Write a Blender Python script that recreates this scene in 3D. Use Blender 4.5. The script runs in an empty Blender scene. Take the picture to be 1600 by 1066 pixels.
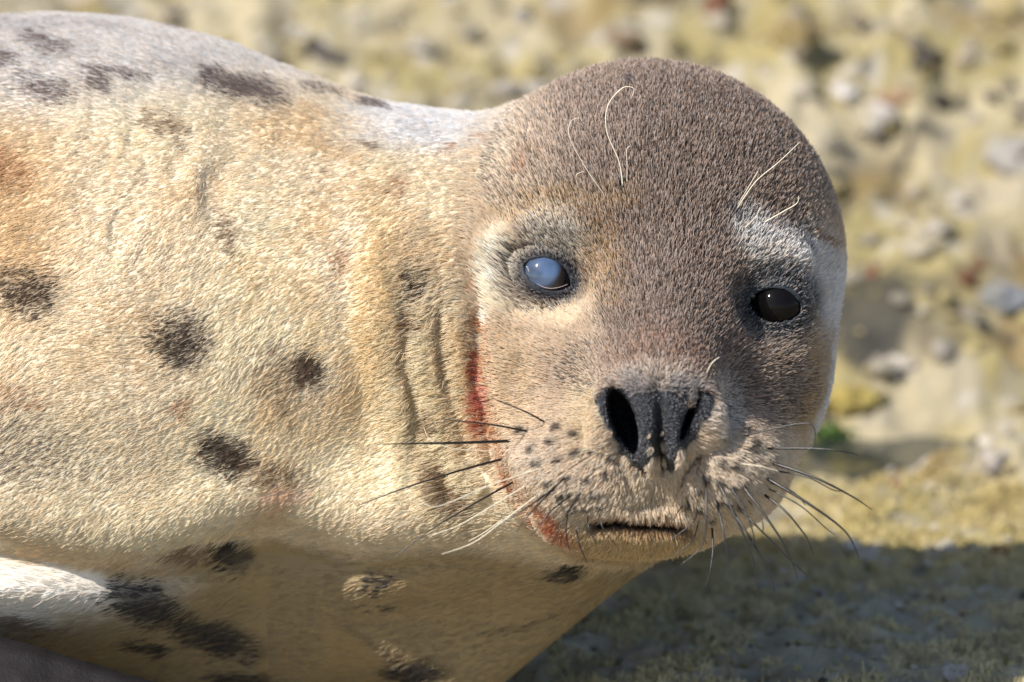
import bpy, math, random
import numpy as np
from mathutils import Vector, Matrix

# ------------------------------------------------------------------ frame
S = 0.000356                 # metres per design unit (one unit = one photo pixel at the focus plane)
DIST = 4.2                   # camera distance in metres
DPX = DIST / S
TH = math.radians(14.0)      # camera looks down by this much
CT, ST = math.cos(TH), math.sin(TH)
GZ = -580.0                  # height of the rock ledge in design units
scene = bpy.context.scene
col = scene.collection

# ------------------------------------------------------------------ camera
cam_data = bpy.data.cameras.new('camera')
cam = bpy.data.objects.new('camera', cam_data)
col.objects.link(cam)
cam_data.sensor_width = 36.0
cam_data.lens = 36.0 * DIST / (1600 * S)
cam_data.clip_start = 0.1
cam_data.clip_end = 2000
cam.location = (0, -CT * DIST, ST * DIST)
cam.rotation_euler = (math.pi / 2 - TH, 0, 0)
cam_data.dof.use_dof = True
cam_data.dof.focus_distance = DIST - 170 * S
cam_data.dof.aperture_fstop = 4.9
scene.camera = cam

# ------------------------------------------------------------------ light
SUN = Vector((-0.76, -0.57, 1.0)).normalized()
world = bpy.data.worlds.new('World')
scene.world = world
world.use_nodes = True
wn = world.node_tree.nodes
wl = world.node_tree.links
sky = wn.new('ShaderNodeTexSky')
sky.sky_type = 'NISHITA'
sky.sun_disc = False
sky.sun_elevation = math.asin(SUN.z)
sky.sun_rotation = math.atan2(SUN.x, SUN.y)
bg = wn['Background']
bg.inputs['Strength'].default_value = 0.11
wl.new(sky.outputs['Color'], bg.inputs['Color'])
sun_data = bpy.data.lights.new('sun', 'SUN')
sun_data.energy = 4.5
sun_data.angle = math.radians(0.53)
sun_data.color = (1.0, 0.955, 0.88)
sun = bpy.data.objects.new('sun', sun_data)
col.objects.link(sun)
sun.rotation_euler = SUN.to_track_quat('Z', 'Y').to_euler()

scene.view_settings.view_transform = 'Standard'
scene.view_settings.look = 'None'
scene.view_settings.gamma = 1.0
scene.view_settings.exposure = 0.54
scene.view_settings.use_curve_mapping = False
scene.render.engine = 'CYCLES'
scene.cycles.max_bounces = 4
scene.cycles.diffuse_bounces = 3
scene.cycles.glossy_bounces = 4
scene.cycles.transmission_bounces = 8
scene.cycles.use_denoising = True
scene.cycles.caustics_reflective = False
scene.cycles.caustics_refractive = False

rng = np.random.default_rng(7)
random.seed(7)

# ------------------------------------------------------------------ numeric helpers
F = np.float32


def pt(px, py, w):
    """photo position at depth w -> design coordinates (right, away, up in the camera's own axes)"""
    k = 1 + w / DPX
    return np.array([(px - 800) * k, w, (533 - py) * k], F)


def to_photo(P):
    k = 1 + P[:, 1] / DPX
    return 800 + P[:, 0] / k, 533 - P[:, 2] / k


def to_world(P):
    P = np.asarray(P)
    out = np.empty_like(P)
    out[..., 0] = P[..., 0]
    out[..., 1] = P[..., 1] * CT + P[..., 2] * ST
    out[..., 2] = P[..., 2] * CT - P[..., 1] * ST
    return out * S


def hash3(ix, iy, iz, seed=0):
    h = (ix.astype(np.int64) * 374761393 + iy.astype(np.int64) * 668265263 + iz.astype(np.int64) * 2147483647 + seed * 974634757) & 0xFFFFFFFF
    h = ((h ^ (h >> 13)) * 1274126177) & 0xFFFFFFFF
    h = ((h ^ (h >> 16)) * 2246822519) & 0xFFFFFFFF
    h = h ^ (h >> 15)
    return (h & 0xFFFFFF).astype(F) / F(0xFFFFFF)


def noise(P, scale, seed=0):
    Q = P / scale
    i = np.floor(Q).astype(np.int64)
    f = (Q - i).astype(F)
    f = f * f * (3 - 2 * f)
    out = 0
    for dx in (0, 1):
        wx = f[:, 0] if dx else 1 - f[:, 0]
        for dy in (0, 1):
            wy = f[:, 1] if dy else 1 - f[:, 1]
            for dz in (0, 1):
                wz = f[:, 2] if dz else 1 - f[:, 2]
                out = out + wx * wy * wz * hash3(i[:, 0] + dx, i[:, 1] + dy, i[:, 2] + dz, seed)
    return out * 2 - 1


def fbm(P, scale, octaves=3, seed=0):
    out, a, t = 0, 1.0, 0
    for o in range(octaves):
        out = out + a * noise(P, scale / 2 ** o, seed + o * 17)
        t += a
        a *= 0.5
    return out / t


def sstep(a, b, x):
    t = np.clip((x - a) / (b - a), 0, 1)
    return t * t * (3 - 2 * t)


def smin(a, b, k):
    h = np.clip(0.5 + 0.5 * (b - a) / k, 0, 1)
    return b + (a - b) * h - k * h * (1 - h)


def smax(a, b, k):
    return -smin(-a, -b, k)


def ell(P, c, r, rot=0.0):
    """ellipsoid; rot turns it in the picture plane (degrees, clockwise as seen)"""
    d = P - c
    if rot:
        a = math.radians(rot)
        ca, sa = math.cos(a), math.sin(a)
        d = np.stack([d[:, 0] * ca - d[:, 2] * sa, d[:, 1], d[:, 0] * sa + d[:, 2] * ca], 1)
    r = np.array(r, F)
    q = d / r
    k0 = np.sqrt((q * q).sum(1)) + 1e-6
    q2 = q / r
    k1 = np.sqrt((q2 * q2).sum(1)) + 1e-9
    return k0 * (k0 - 1) / k1


def cone(P, a, b, ra, rb):
    ba = b - a
    t = np.clip(((P - a) @ ba) / (ba @ ba), 0, 1)
    d = P - a - t[:, None] * ba
    return np.sqrt((d * d).sum(1)) - (ra + (rb - ra) * t)


def polyline(x, y, pts, reach=1e9):
    """signed distance to an open line drawn in photo coordinates (positive on its right side seen going down), and position along it"""
    a = np.array(pts)
    box = (x > a[:, 0].min() - reach) & (x < a[:, 0].max() + reach) & (y > a[:, 1].min() - reach) & (y < a[:, 1].max() + reach)
    if reach < 1e6 and not box.all():
        D, T = np.full(x.shape, 1e4, F), np.zeros(x.shape, F)
        if box.any():
            D[box], T[box] = polyline(x[box], y[box], pts)
        return D, T
    best = np.full(x.shape, 1e9, F)
    sign = np.ones(x.shape, F)
    along = np.zeros(x.shape, F)
    n = len(pts) - 1
    for i in range(n):
        (x0, y0), (x1, y1) = pts[i], pts[i + 1]
        dx, dy = x1 - x0, y1 - y0
        t = np.clip(((x - x0) * dx + (y - y0) * dy) / (dx * dx + dy * dy), 0, 1)
        ex, ey = x - x0 - t * dx, y - y0 - t * dy
        d = np.sqrt(ex * ex + ey * ey)
        m = d < best
        best = np.where(m, d, best)
        sign = np.where(m, np.sign(ex * dy - ey * dx), sign)
        along = np.where(m, (i + t) / n, along)
    return best * sign, along


# ------------------------------------------------------------------ the seal's shape as one distance field
EYE_L = pt(853, 431, -112)
EYE_R = pt(1212, 477, -108)
EYE_RAD = 50.0
CREASE_FACE = [(795, 340), (772, 385), (757, 440), (750, 520), (752, 600), (760, 660), (778, 720), (812, 775), (868, 838)]
CREASE_A = [(702, 430), (690, 500), (700, 570), (716, 640), (740, 715), (790, 790)]
CREASE_B = [(655, 400), (640, 470), (640, 560), (655, 650), (690, 735), (745, 810)]
CREASE_C = [(560, 330), (548, 420), (552, 520), (575, 640), (630, 740)]
FOLD_LOW = [(-300, 800), (-100, 835), (0, 852), (110, 875), (205, 888), (300, 868), (380, 842), (440, 838), (560, 862), (700, 852), (800, 858), (900, 880), (1000, 872), (1120, 850)]
MOUTH = [(900, 812), (930, 817), (965, 813), (1000, 818), (1040, 818), (1068, 824), (1092, 830)]


MOLES = [(818, 673), (838, 700), (866, 690), (845, 722), (878, 716), (905, 706), (930, 702), (958, 712), (862, 752), (892, 742), (922, 745), (950, 738), (884, 772),
         (910, 770), (935, 768), (898, 792), (918, 790), (942, 785), (1128, 685), (1122, 720), (1141, 724), (1100, 742), (1120, 750), (1138, 756), (1155, 752), (1168, 700),
         (1090, 762), (1118, 778), (1134, 782), (1150, 788), (1088, 790), (1070, 783), (1106, 806), (1172, 690), (1160, 672), (902, 678), (876, 668)]


def smooth_line(pts, n=4):
    p = np.array(pts, float)
    out = []
    for i in range(len(p) - 1):
        a, b, c, d = p[max(i - 1, 0)], p[i], p[i + 1], p[min(i + 2, len(p) - 1)]
        for k in range(n):
            t = k / n
            out.append(0.5 * ((2 * b) + (c - a) * t + (2 * a - 5 * b + 4 * c - d) * t * t + (3 * b - a - 3 * c + d) * t ** 3))
    out.append(p[-1])
    return [tuple(q) for q in out]


CREASE_FACE = smooth_line(CREASE_FACE, 3)
CREASE_B = smooth_line(CREASE_B, 3)
FOLD_LOW = smooth_line(FOLD_LOW, 3)


def seal_field(P):
    P = P.astype(F)
    px, py = to_photo(P)
    w = P[:, 1]
    # trunk
    f = ell(P, pt(85, 605, 330), (700, 500, 600))
    f = smin(f, ell(P, pt(-800, 720, 520), (950, 430, 540)), 200)
    f = smin(f, cone(P, pt(-900, 780, 560), pt(-2050, 1000, 780), 360, 130), 200)
    neck = cone(P, pt(260, 530, 260), pt(900, 474, 170), 425, 285)
    f = smin(f, neck, 90)
    chest = cone(P, pt(815, 645, 165), pt(330, 1040, 380), 312, 318)
    f = smin(f, chest, 60)
    # head
    whole, keep = f, np.nonzero((px > 560) & (py < 960) & (w < 460))[0]
    P_all, P, f = P, P[keep], f[keep]
    h = ell(P, pt(1010, 407, 120), (309, 285, 313))
    h = smin(h, ell(P, pt(1062, 560, 20), (236, 250, 240)), 50)
    h = smin(h, ell(P, pt(955, 590, 0), (205, 230, 230)), 50)
    h = smin(h, ell(P, pt(1082, 715, -120), (152, 190, 122)), 45)
    h = smin(h, ell(P, pt(925, 720, -120), (155, 190, 128)), 45)
    h = smin(h, cone(P, pt(1036, 400, -60), pt(1030, 600, -290), 100, 88), 80)
    h = smin(h, ell(P, pt(938, 735, -262), (118, 105, 88)), 28)
    h = smin(h, ell(P, pt(1112, 730, -262), (104, 105, 84)), 28)
    h = smin(h, ell(P, pt(1028, 648, -345), (84, 72, 78)), 36)
    h = smin(h, ell(P, pt(992, 806, -215), (150, 110, 62)), 22)
    f = smin(f, h, 70)
    # brows
    f = smin(f, ell(P, pt(870, 370, -120), (75, 40, 34), 0), 40)
    f = smin(f, ell(P, pt(1195, 392, -100), (70, 40, 34), 20), 40)
    # nostril wings
    f = smin(f, ell(P, pt(958, 650, -358), (36, 38, 52), 18), 14)
    f = smin(f, ell(P, pt(1097, 650, -358), (31, 38, 48), -18), 14)
    f = smin(f, ell(P, pt(1010, 668, -398), (20, 28, 58), 4), 10)
    f = smin(f, ell(P, pt(1049, 668, -398), (18, 28, 56), -6), 10)
    whole[keep] = f
    f, P = whole, P_all
    # folds of skin where the neck is pressed against the face
    near = (px > 480) & (px < 960) & (py > 230) & (py < 930) & (w < 330)
    if near.any():
        x, y, g = px[near], py[near], f[near]
        wob = 7 * noise(np.stack([x, y, w[near]], 1), 40, 5)
        d, t = polyline(x, y, CREASE_FACE)
        env = sstep(0.1, 0.5, t) * sstep(1.02, 0.85, t)
        g = g + env * (11 * np.exp(-((d + wob) / 15) ** 2) - 10 * np.exp(-((d + 1.5 * wob - 34) / 26) ** 2))
        d, t = polyline(x, y, CREASE_A)
        env = sstep(0.0, 0.2, t) * sstep(1.0, 0.8, t)
        g = g + env * (5 * np.exp(-((d + wob) / 12) ** 2) - 7 * np.exp(-((d + wob - 24) / 17) ** 2))
        d, t = polyline(x, y, CREASE_B)
        env = sstep(0.0, 0.2, t) * sstep(1.0, 0.85, t)
        g = g + env * (6 * np.exp(-((d + 1.5 * wob) / 15) ** 2) - 9 * np.exp(-((d + wob - 32) / 24) ** 2))
        qq = np.stack([x - .15 * (y - 500) + .2 * np.abs(y - 560), y * .38, np.zeros_like(x)], 1)
        g = g + 5.0 * noise(qq, 26, 8) * sstep(585, 640, x) * sstep(790, 745, x) * sstep(370, 450, y) * sstep(830, 760, y)
        d, t = polyline(x, y, CREASE_C)
        env = sstep(0.0, 0.25, t) * sstep(1.0, 0.7, t)
        g = g + env * (6 * np.exp(-(d / 26) ** 2) - 8 * np.exp(-((d - 45) / 34) ** 2))
        f[near] = g
    # the low fold along the flank
    near = (py > 640) & (px < 960) & (w < 560)
    if near.any():
        x, y, g = px[near], py[near], f[near]
        d, t = polyline(x, y, FOLD_LOW)          # positive below/left of travel
        below = -d if True else d
        back = sstep(540, 330, w[near])
        env = (sstep(800, 560, x) * 0.75 + 0.25 * sstep(960, 800, x)) * back
        up = sstep(230, 0, -below * (below < 0)) * (below <= 0)
        g = g - env * 26 * np.exp(-((below + 55) / 60) ** 2)
        g = g + env * 34 * np.exp(-((below - 16) / 30) ** 2)
        tuck = np.maximum(sstep(740, 520, x), sstep(960, 780, x) * sstep(170, 40, w[near])) * sstep(60, 330, x + np.maximum(y - 950, 0) * 2)
        g = g + back * tuck * .62 * np.clip(below - 5, 0, 260)
        g = g - 44 * np.exp(-((x + 10) / 190) ** 2 - ((y - 922) / 46) ** 2)
        f[near] = g
    # loose wrinkles on the flank
    near = (px < 700) & (px > -500) & (py < 820) & (w < 420)
    if near.any():
        x, y = px[near], py[near]
        q = np.stack([x + 0.25 * y + 18 * noise(np.stack([x, y, w[near]], 1), 60, 6), y * 0.5, np.zeros_like(x)], 1)
        wr = noise(q, 46, 3) + 0.5 * noise(q, 22, 4)
        area = np.exp(-((x - 250) / 190) ** 2 - ((y - 290) / 150) ** 2)
        f[near] += wr * (1.2 + 6.0 * area)
    # eyes: socket, lids, opening
    for e, (ox, oy, a, b, b2, rot), lid in ((EYE_L, (855, 431, 40, 26, 21, 24), 4.5), (EYE_R, (1211, 479, 43, 28, 25, 8), 5.5)):
        near = np.abs(P - e).max(1) < 190
        if not near.any():
            continue
        Q = P[near]
        g = f[near]
        g = smax(g, -ell(Q, e + np.array([0, -72, 0], F), (70, 44, 56)), 44)
        g = smin(g, np.sqrt(((Q - e) ** 2).sum(1)) - (EYE_RAD + lid), 24)
        ang = math.radians(rot)
        dx, dy = px[near] - ox, py[near] - oy
        u, v = dx * math.cos(ang) + dy * math.sin(ang), -dx * math.sin(ang) + dy * math.cos(ang)
        R1, R2 = (a * a + b * b) / (2 * b), (a * a + b2 * b2) / (2 * b2)
        lens = np.maximum(np.hypot(u, v - (R1 - b)) - R1, np.hypot(u, v + (R2 - b2)) - R2)
        lens = np.maximum(lens, Q[:, 1] - e[1])
        g = smax(g, -lens, 4)
        f[near] = g
    # nostrils
    near = (np.abs(px - 1028) < 150) & (np.abs(py - 680) < 170) & (w < -180)
    if near.any():
        Q = P[near]
        g = f[near]
        x, y = px[near], py[near]
        g = smax(g, -ell(Q, pt(974, 655, -400), (21, 150, 51), -20), 5)
        g = smax(g, -ell(Q, pt(984, 678, -400), (12, 130, 34), -14), 5)
        g = smax(g, -ell(Q, pt(1078, 650, -405), (7, 130, 44), 22), 5)
        d, t = polyline(x, y, [(1030, 575), (1031, 640), (1034, 745)])
        g = g + (6 + 9 * sstep(0.3, 0.6, t)) * np.exp(-(d / 6) ** 2) * sstep(0, .2, t) * sstep(1, .9, t)
        for line, amp in (([(1100, 700), (1075, 735), (1058, 775)], 14), ([(958, 705), (975, 740), (990, 778)], 9)):
            d, t = polyline(x, y, line)
            g = g + amp * np.exp(-(d / 8) ** 2) * sstep(0, .25, t) * sstep(1, .75, t)
        f[near] = g
    near = (np.abs(px - 1000) < 210) & (np.abs(py - 740) < 85) & (w < -120)
    if near.any():
        x, y, g = px[near], py[near], f[near]
        for mx, my in MOLES:
            g = g - 3.5 * np.exp(-((x - mx) ** 2 + (y - my) ** 2) / 90)
        f[near] = g
    # mouth
    near = (np.abs(px - 1000) < 150) & (np.abs(py - 818) < 60) & (w < -120)
    if near.any():
        d, t = polyline(px[near], py[near], MOUTH)
        e = sstep(.05, .25, t) * sstep(.98, .75, t)
        f[near] += e * 10 * np.exp(-(d / 6) ** 2) - 5 * e * np.exp(-((np.abs(d) - 16) / 9) ** 2)
    return f


def seal_gradient(P, e=1.5):
    g = np.empty_like(P)
    for i in range(3):
        o = np.zeros(3, F)
        o[i] = e
        g[:, i] = seal_field(P + o) - seal_field(P - o)
    return g / (2 * e)


def surface_net(field, lo, hi, h):
    """sample a distance field near its surface only and return a quad mesh"""
    B = 4
    n = [int(math.ceil((hi[i] - lo[i]) / (h * B))) for i in range(3)]
    cx = [lo[i] + (np.arange(n[i]) + 0.5) * h * B - 0.5 * h for i in range(3)]
    C = np.stack(np.meshgrid(*cx, indexing='ij'), -1).reshape(-1, 3).astype(F)
    cf = field(C).reshape(n)
    grid = np.repeat(np.repeat(np.repeat(cf, B, 0), B, 1), B, 2).astype(F)
    band = np.abs(cf) < h * B * 1.3 + 14
    bi = np.argwhere(band)
    off = np.stack(np.meshgrid(np.arange(B), np.arange(B), np.arange(B), indexing='ij'), -1).reshape(-1, 3)
    for s in range(0, len(bi), 12000):
        idx = (bi[s:s + 12000, None, :] * B + off[None]).reshape(-1, 3)
        Q = (np.array(lo, F) + idx * h).astype(F)
        grid[idx[:, 0], idx[:, 1], idx[:, 2]] = field(Q)
    neg = grid < 0
    cnt = np.zeros([k - 1 for k in neg.shape], np.int8)
    for a in (0, 1):
        for b in (0, 1):
            for c in (0, 1):
                cnt += neg[a:neg.shape[0] - 1 + a, b:neg.shape[1] - 1 + b, c:neg.shape[2] - 1 + c]
    act = np.argwhere((cnt > 0) & (cnt < 8))
    ids = np.full(cnt.shape, -1, np.int32)
    ids[act[:, 0], act[:, 1], act[:, 2]] = np.arange(len(act))
    corner = [(a, b, c) for a in (0, 1) for b in (0, 1) for c in (0, 1)]
    val = {k: grid[act[:, 0] + k[0], act[:, 1] + k[1], act[:, 2] + k[2]] for k in corner}
    acc = np.zeros((len(act), 3), F)
    num = np.zeros(len(act), F)
    for k in corner:
        for ax in range(3):
            if k[ax] == 0:
                k2 = tuple(1 if i == ax else k[i] for i in range(3))
                v0, v1 = val[k], val[k2]
                m = (v0 < 0) != (v1 < 0)
                t = np.where(m, v0 / np.where(m, v0 - v1, 1), 0)
                p = np.zeros((len(act), 3), F) + np.array(k, F)
                p[:, ax] += t
                acc += p * m[:, None]
                num += m
    V = np.array(lo, F) + (act + acc / num[:, None]) * h
    quads = []
    for ax in range(3):
        u, v = (ax + 1) % 3, (ax + 2) % 3
        sl0 = [slice(None)] * 3
        sl1 = [slice(None)] * 3
        sl0[ax] = slice(0, -1)
        sl1[ax] = slice(1, None)
        ch = np.argwhere(neg[tuple(sl0)] != neg[tuple(sl1)])
        ok = (ch[:, u] > 0) & (ch[:, v] > 0) & (ch[:, u] < cnt.shape[u]) & (ch[:, v] < cnt.shape[v])
        ch = ch[ok]
        flip = neg[ch[:, 0], ch[:, 1], ch[:, 2]]
        q = []
        for du, dv in ((-1, -1), (0, -1), (0, 0), (-1, 0)):
            c = ch.copy()
            c[:, u] += du
            c[:, v] += dv
            q.append(ids[c[:, 0], c[:, 1], c[:, 2]])
        q = np.stack(q, 1)
        q[~flip] = q[~flip][:, ::-1]
        quads.append(q)
    return V.astype(F), np.concatenate(quads)


# ------------------------------------------------------------------ object helpers
def mesh_object(name, V, faces, mat, parent=None, smooth=True, colors=None):
    me = bpy.data.meshes.new(name)
    V = np.asarray(V, np.float32)
    faces = np.asarray(faces, np.int32)
    k = faces.shape[1]
    me.vertices.add(len(V))
    me.vertices.foreach_set('co', V.ravel())
    me.loops.add(faces.size)
    me.loops.foreach_set('vertex_index', faces.ravel())
    me.polygons.add(len(faces))
    me.polygons.foreach_set('loop_start', np.arange(0, faces.size, k, dtype=np.int32))
    if smooth:
        me.polygons.foreach_set('use_smooth', np.ones(len(faces), bool))
    if colors is not None:
        a = me.attributes.new('tint', 'FLOAT_COLOR', 'POINT')
        a.data.foreach_set('color', np.concatenate([colors, np.ones((len(colors), 1))], 1).astype(np.float32).ravel())
    me.update(calc_edges=True)
    me.validate()
    me.materials.append(mat)
    ob = bpy.data.objects.new(name, me)
    col.objects.link(ob)
    ob.parent = parent
    return ob


def strand_object(name, pts, radius, colors, mat, parent=None):
    """pts (n, k, 3) in metres, radius (n, k) in metres, colors (n, 3) or (n, k, 3)"""
    n, k = pts.shape[:2]
    cu = bpy.data.hair_curves.new(name)
    cu.add_curves([k] * n)
    cu.attributes['position'].data.foreach_set('vector', np.ascontiguousarray(pts, np.float32).ravel())
    r = cu.attributes.get('radius') or cu.attributes.new('radius', 'FLOAT', 'POINT')
    r.data.foreach_set('value', np.ascontiguousarray(radius, np.float32).ravel())
    if colors.ndim == 2:
        colors = np.repeat(colors[:, None], k, 1)
    a = cu.attributes.new('tint', 'FLOAT_COLOR', 'POINT')
    a.data.foreach_set('color', np.concatenate([colors, np.ones((n, k, 1))], 2).astype(np.float32).ravel())
    cu.materials.append(mat)
    ob = bpy.data.objects.new(name, cu)
    col.objects.link(ob)
    ob.parent = parent
    return ob


def tag(o, label=None, cat=None, group=None, kind=None):
    if label: o['label'] = label
    if cat: o['category'] = cat
    if group: o['group'] = group
    if kind: o['kind'] = kind
    return o


def principled(name, color=(.5, .5, .5), rough=0.6, spec=0.5, coat=0.0):
    m = bpy.data.materials.new(name)
    m.use_nodes = True
    b = m.node_tree.nodes['Principled BSDF']
    b.inputs['Base Color'].default_value = (*color, 1)
    b.inputs['Roughness'].default_value = rough
    b.inputs['Specular IOR Level'].default_value = spec
    b.inputs['Coat Weight'].default_value = coat
    b.inputs['Coat Roughness'].default_value = 0.04
    return m, m.node_tree, b


def tint_material(name, rough=0.7, spec=0.3, bump=None):
    m, t, b = principled(name, rough=rough, spec=spec)
    a = t.nodes.new('ShaderNodeAttribute')
    a.attribute_name = 'tint'
    t.links.new(a.outputs['Color'], b.inputs['Base Color'])
    if bump:
        scale, dist, strength = bump
        co = t.nodes.new('ShaderNodeTexCoord')
        n = t.nodes.new('ShaderNodeTexNoise')
        n.inputs['Scale'].default_value = scale
        n.inputs['Detail'].default_value = 5
        n.inputs['Roughness'].default_value = 0.65
        t.links.new(co.outputs['Object'], n.inputs['Vector'])
        bp = t.nodes.new('ShaderNodeBump')
        bp.inputs['Distance'].default_value = dist
        bp.inputs['Strength'].default_value = strength
        t.links.new(n.outputs['Fac'], bp.inputs['Height'])
        t.links.new(bp.outputs['Normal'], b.inputs['Normal'])
    return m


def hair_material(name, rough=0.5, spec=0.3, through=0.3):
    m = bpy.data.materials.new(name)
    m.use_nodes = True
    t = m.node_tree
    b = t.nodes['Principled BSDF']
    out = t.nodes['Material Output']
    a = t.nodes.new('ShaderNodeAttribute')
    a.attribute_name = 'tint'
    b.inputs['Roughness'].default_value = rough
    b.inputs['Specular IOR Level'].default_value = spec
    t.links.new(a.outputs['Color'], b.inputs['Base Color'])
    if through:
        tr = t.nodes.new('ShaderNodeBsdfTranslucent')
        mx = t.nodes.new('ShaderNodeMixShader')
        mx.inputs['Fac'].default_value = through
        t.links.new(a.outputs['Color'], tr.inputs['Color'])
        t.links.new(b.outputs['BSDF'], mx.inputs[1])
        t.links.new(tr.outputs['BSDF'], mx.inputs[2])
        t.links.new(mx.outputs[0], out.inputs['Surface'])
    return m


# ------------------------------------------------------------------ ground
def stack2(x, y, z=None):
    return np.stack([x, y, np.zeros_like(x) if z is None else z], 1).astype(F)


WATER = GZ - 18


def ground_height(X, Y):
    """height in design units over world X, Y (design units)"""
    q = stack2(X, Y)
    edge = 1335 + 40 * noise(q, 130, 31) + 50 * noise(q, 420, 32)
    near = sstep(40, -60, Y - edge)
    lump = 12 * fbm(q, 150, 3, 33) + 13 * noise(q, 46, 36) + 8 * noise(q, 20, 37) + 3 * noise(q, 11, 35) - 10 * np.maximum(noise(q, 55, 39) - .35, 0) * 2
    ledge = GZ + lump + 12 * sstep(-500, -60, Y - edge) * noise(q, 90, 38)
    basin = np.exp(-((X - 610) / 190) ** 2 - ((Y - 1550) / 120) ** 2)
    rise = np.maximum(Y - 1630, 0)
    rise = 0.45 * np.minimum(rise, 1900) + 0.05 * np.maximum(rise - 1900, 0)
    far = GZ - 18 - 62 * basin + rise
    n1 = noise(q, 210, 45)
    knob = 1 - np.abs(noise(q, 120, 47))
    far = far + (1 - basin * .85) * (55 * fbm(q, 330, 3, 41) + 34 * (1 - np.abs(n1)) ** 2 + 26 * knob ** 2 + 18 * noise(q, 60, 44) + 9 * noise(q, 27, 46))
    z = near * ledge + (1 - near) * far
    z = z - 34 * np.exp(-((X - 610) / 120) ** 2 - ((Y - 1385) / 75) ** 2)
    dip = np.exp(-((X - 250) / 560) ** 2 - ((Y - 150) / 330) ** 2)
    hollow = np.exp(-((X + 250) / 420) ** 4 - ((Y + 60) / 330) ** 4)
    return z - 8 * dip - 70 * hollow


def ground_hit(px, py):
    """where the line of sight through a picture position meets the rock: world X, Y, Z in design units"""
    w = np.arange(-200, 5000, 6.0)
    k = 1 + w / DPX
    P = to_world(np.stack([(px - 800) * k, w, (533 - py) * k], 1)) / S
    i = np.nonzero(P[:, 2] < ground_height(P[:, 0], P[:, 1]))[0]
    return P[i[0]] if len(i) else P[-1]


def axis(lo, hi, step, reach):
    core = list(np.arange(lo, hi, step))
    out, s = [], step
    a = lo
    while a > -reach:
        s *= 1.25
        a -= s
        out.append(a)
    out = out[::-1] + core
    s, a = step, core[-1]
    while a < reach:
        s *= 1.25
        a += s
        out.append(a)
    return np.array(out, F)


gx = axis(-1350, 1450, 7, 180000)
gy = axis(-300, 1500, 6, 180000)
gy = np.concatenate([gy[gy < 1500], axis(1500, 4300, 11, 180000)])
gy = np.unique(np.concatenate([gy[gy < 1500], gy[gy >= 1500]]))
GX, GY = np.meshgrid(gx, gy, indexing='ij')
gX, gY = GX.ravel(), GY.ravel()
far_flat = sstep(60000, 9000, np.maximum(np.abs(gX), np.abs(gY)))
gH = ground_height(gX, gY)
gH = gH * far_flat + (GZ - 20) * (1 - far_flat)
nx_, ny_ = len(gx), len(gy)
ii = np.arange(nx_ * ny_).reshape(nx_, ny_)
gq = np.stack([ii[:-1, :-1], ii[1:, :-1], ii[1:, 1:], ii[:-1, 1:]], -1).reshape(-1, 4)


PAINTED_SHADE = ground_hit(1352, 480)[:2]


def rock_colour(X, Y, H):
    q = stack2(X, Y)
    olive = np.array((0.41, 0.335, 0.15))
    cream = np.array((0.53, 0.45, 0.29))
    grey = np.array((0.37, 0.33, 0.26))
    brown = np.array((0.27, 0.19, 0.08))
    dark = np.array((0.055, 0.05, 0.045))
    pale = np.array((0.62, 0.57, 0.52))
    a = sstep(-.25, .35, fbm(q, 110, 3, 61))[:, None]
    c = olive * (1 - a) + cream * a
    a = (sstep(.12, .45, fbm(q + 900, 230, 3, 62)) * .8)[:, None]
    c = c * (1 - a) + brown * a
    a = (sstep(.12, .4, fbm(q, 75, 3, 63)) * .55)[:, None]
    c = c * (1 - a) + grey * a
    a = (sstep(.34, .56, fbm(q + 300, 60, 3, 64)) * .6)[:, None]
    c = c * (1 - a) + pale * a
    a = (sstep(.3, .55, fbm(q + 700, 42, 2, 65)) * .85)[:, None]
    c = c * (1 - a) + dark * a
    a = (sstep(.22, .5, fbm(q + 1500, 120, 3, 67)) * .7 * sstep(1100, 1500, Y))[:, None]
    c = c * (1 - a) + np.array((0.15, 0.12, 0.075)) * a
    # shadow beside the head, painted into the rock colour
    hx, hy = PAINTED_SHADE
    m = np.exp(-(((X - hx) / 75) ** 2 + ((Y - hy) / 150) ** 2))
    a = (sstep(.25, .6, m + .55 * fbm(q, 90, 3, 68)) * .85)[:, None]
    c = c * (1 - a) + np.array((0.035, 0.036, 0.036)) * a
    # the bare, damp, greyer rock close to the animal, lightened against its shadow
    near = sstep(860, 520, Y + 0.12 * np.abs(X - 500))[:, None] * .65
    greyer = np.array((0.43, 0.39, 0.29)) * (1 + .5 * fbm(q, 40, 2, 66))[:, None]
    return np.clip(c * (1 - near) + greyer * near, 0.01, 1)


m_rock = tint_material('algae_rock', 0.75, 0.35, (420, 0.006, 0.8))
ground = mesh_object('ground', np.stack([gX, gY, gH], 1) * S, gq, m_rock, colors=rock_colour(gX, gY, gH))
tag(ground, 'rocky shore crusted with yellow and olive algae', kind='structure')

m_water, wt, wb = principled('water', (0.03, 0.035, 0.03), 0.04, 0.5)
wa = np.linspace(0, 2 * math.pi, 40, endpoint=False)
wv = np.stack([610 + 260 * np.cos(wa), 1545 + 170 * np.sin(wa), np.full(40, WATER)], 1)
wv = np.concatenate([wv, [[610, 1545, WATER]]])
wf_ = np.array([(40, k, (k + 1) % 40) for k in range(40)])
tag(mesh_object('puddle', wv * S, wf_, m_water), 'small puddle of still water behind the rock ledge', kind='structure')


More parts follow.
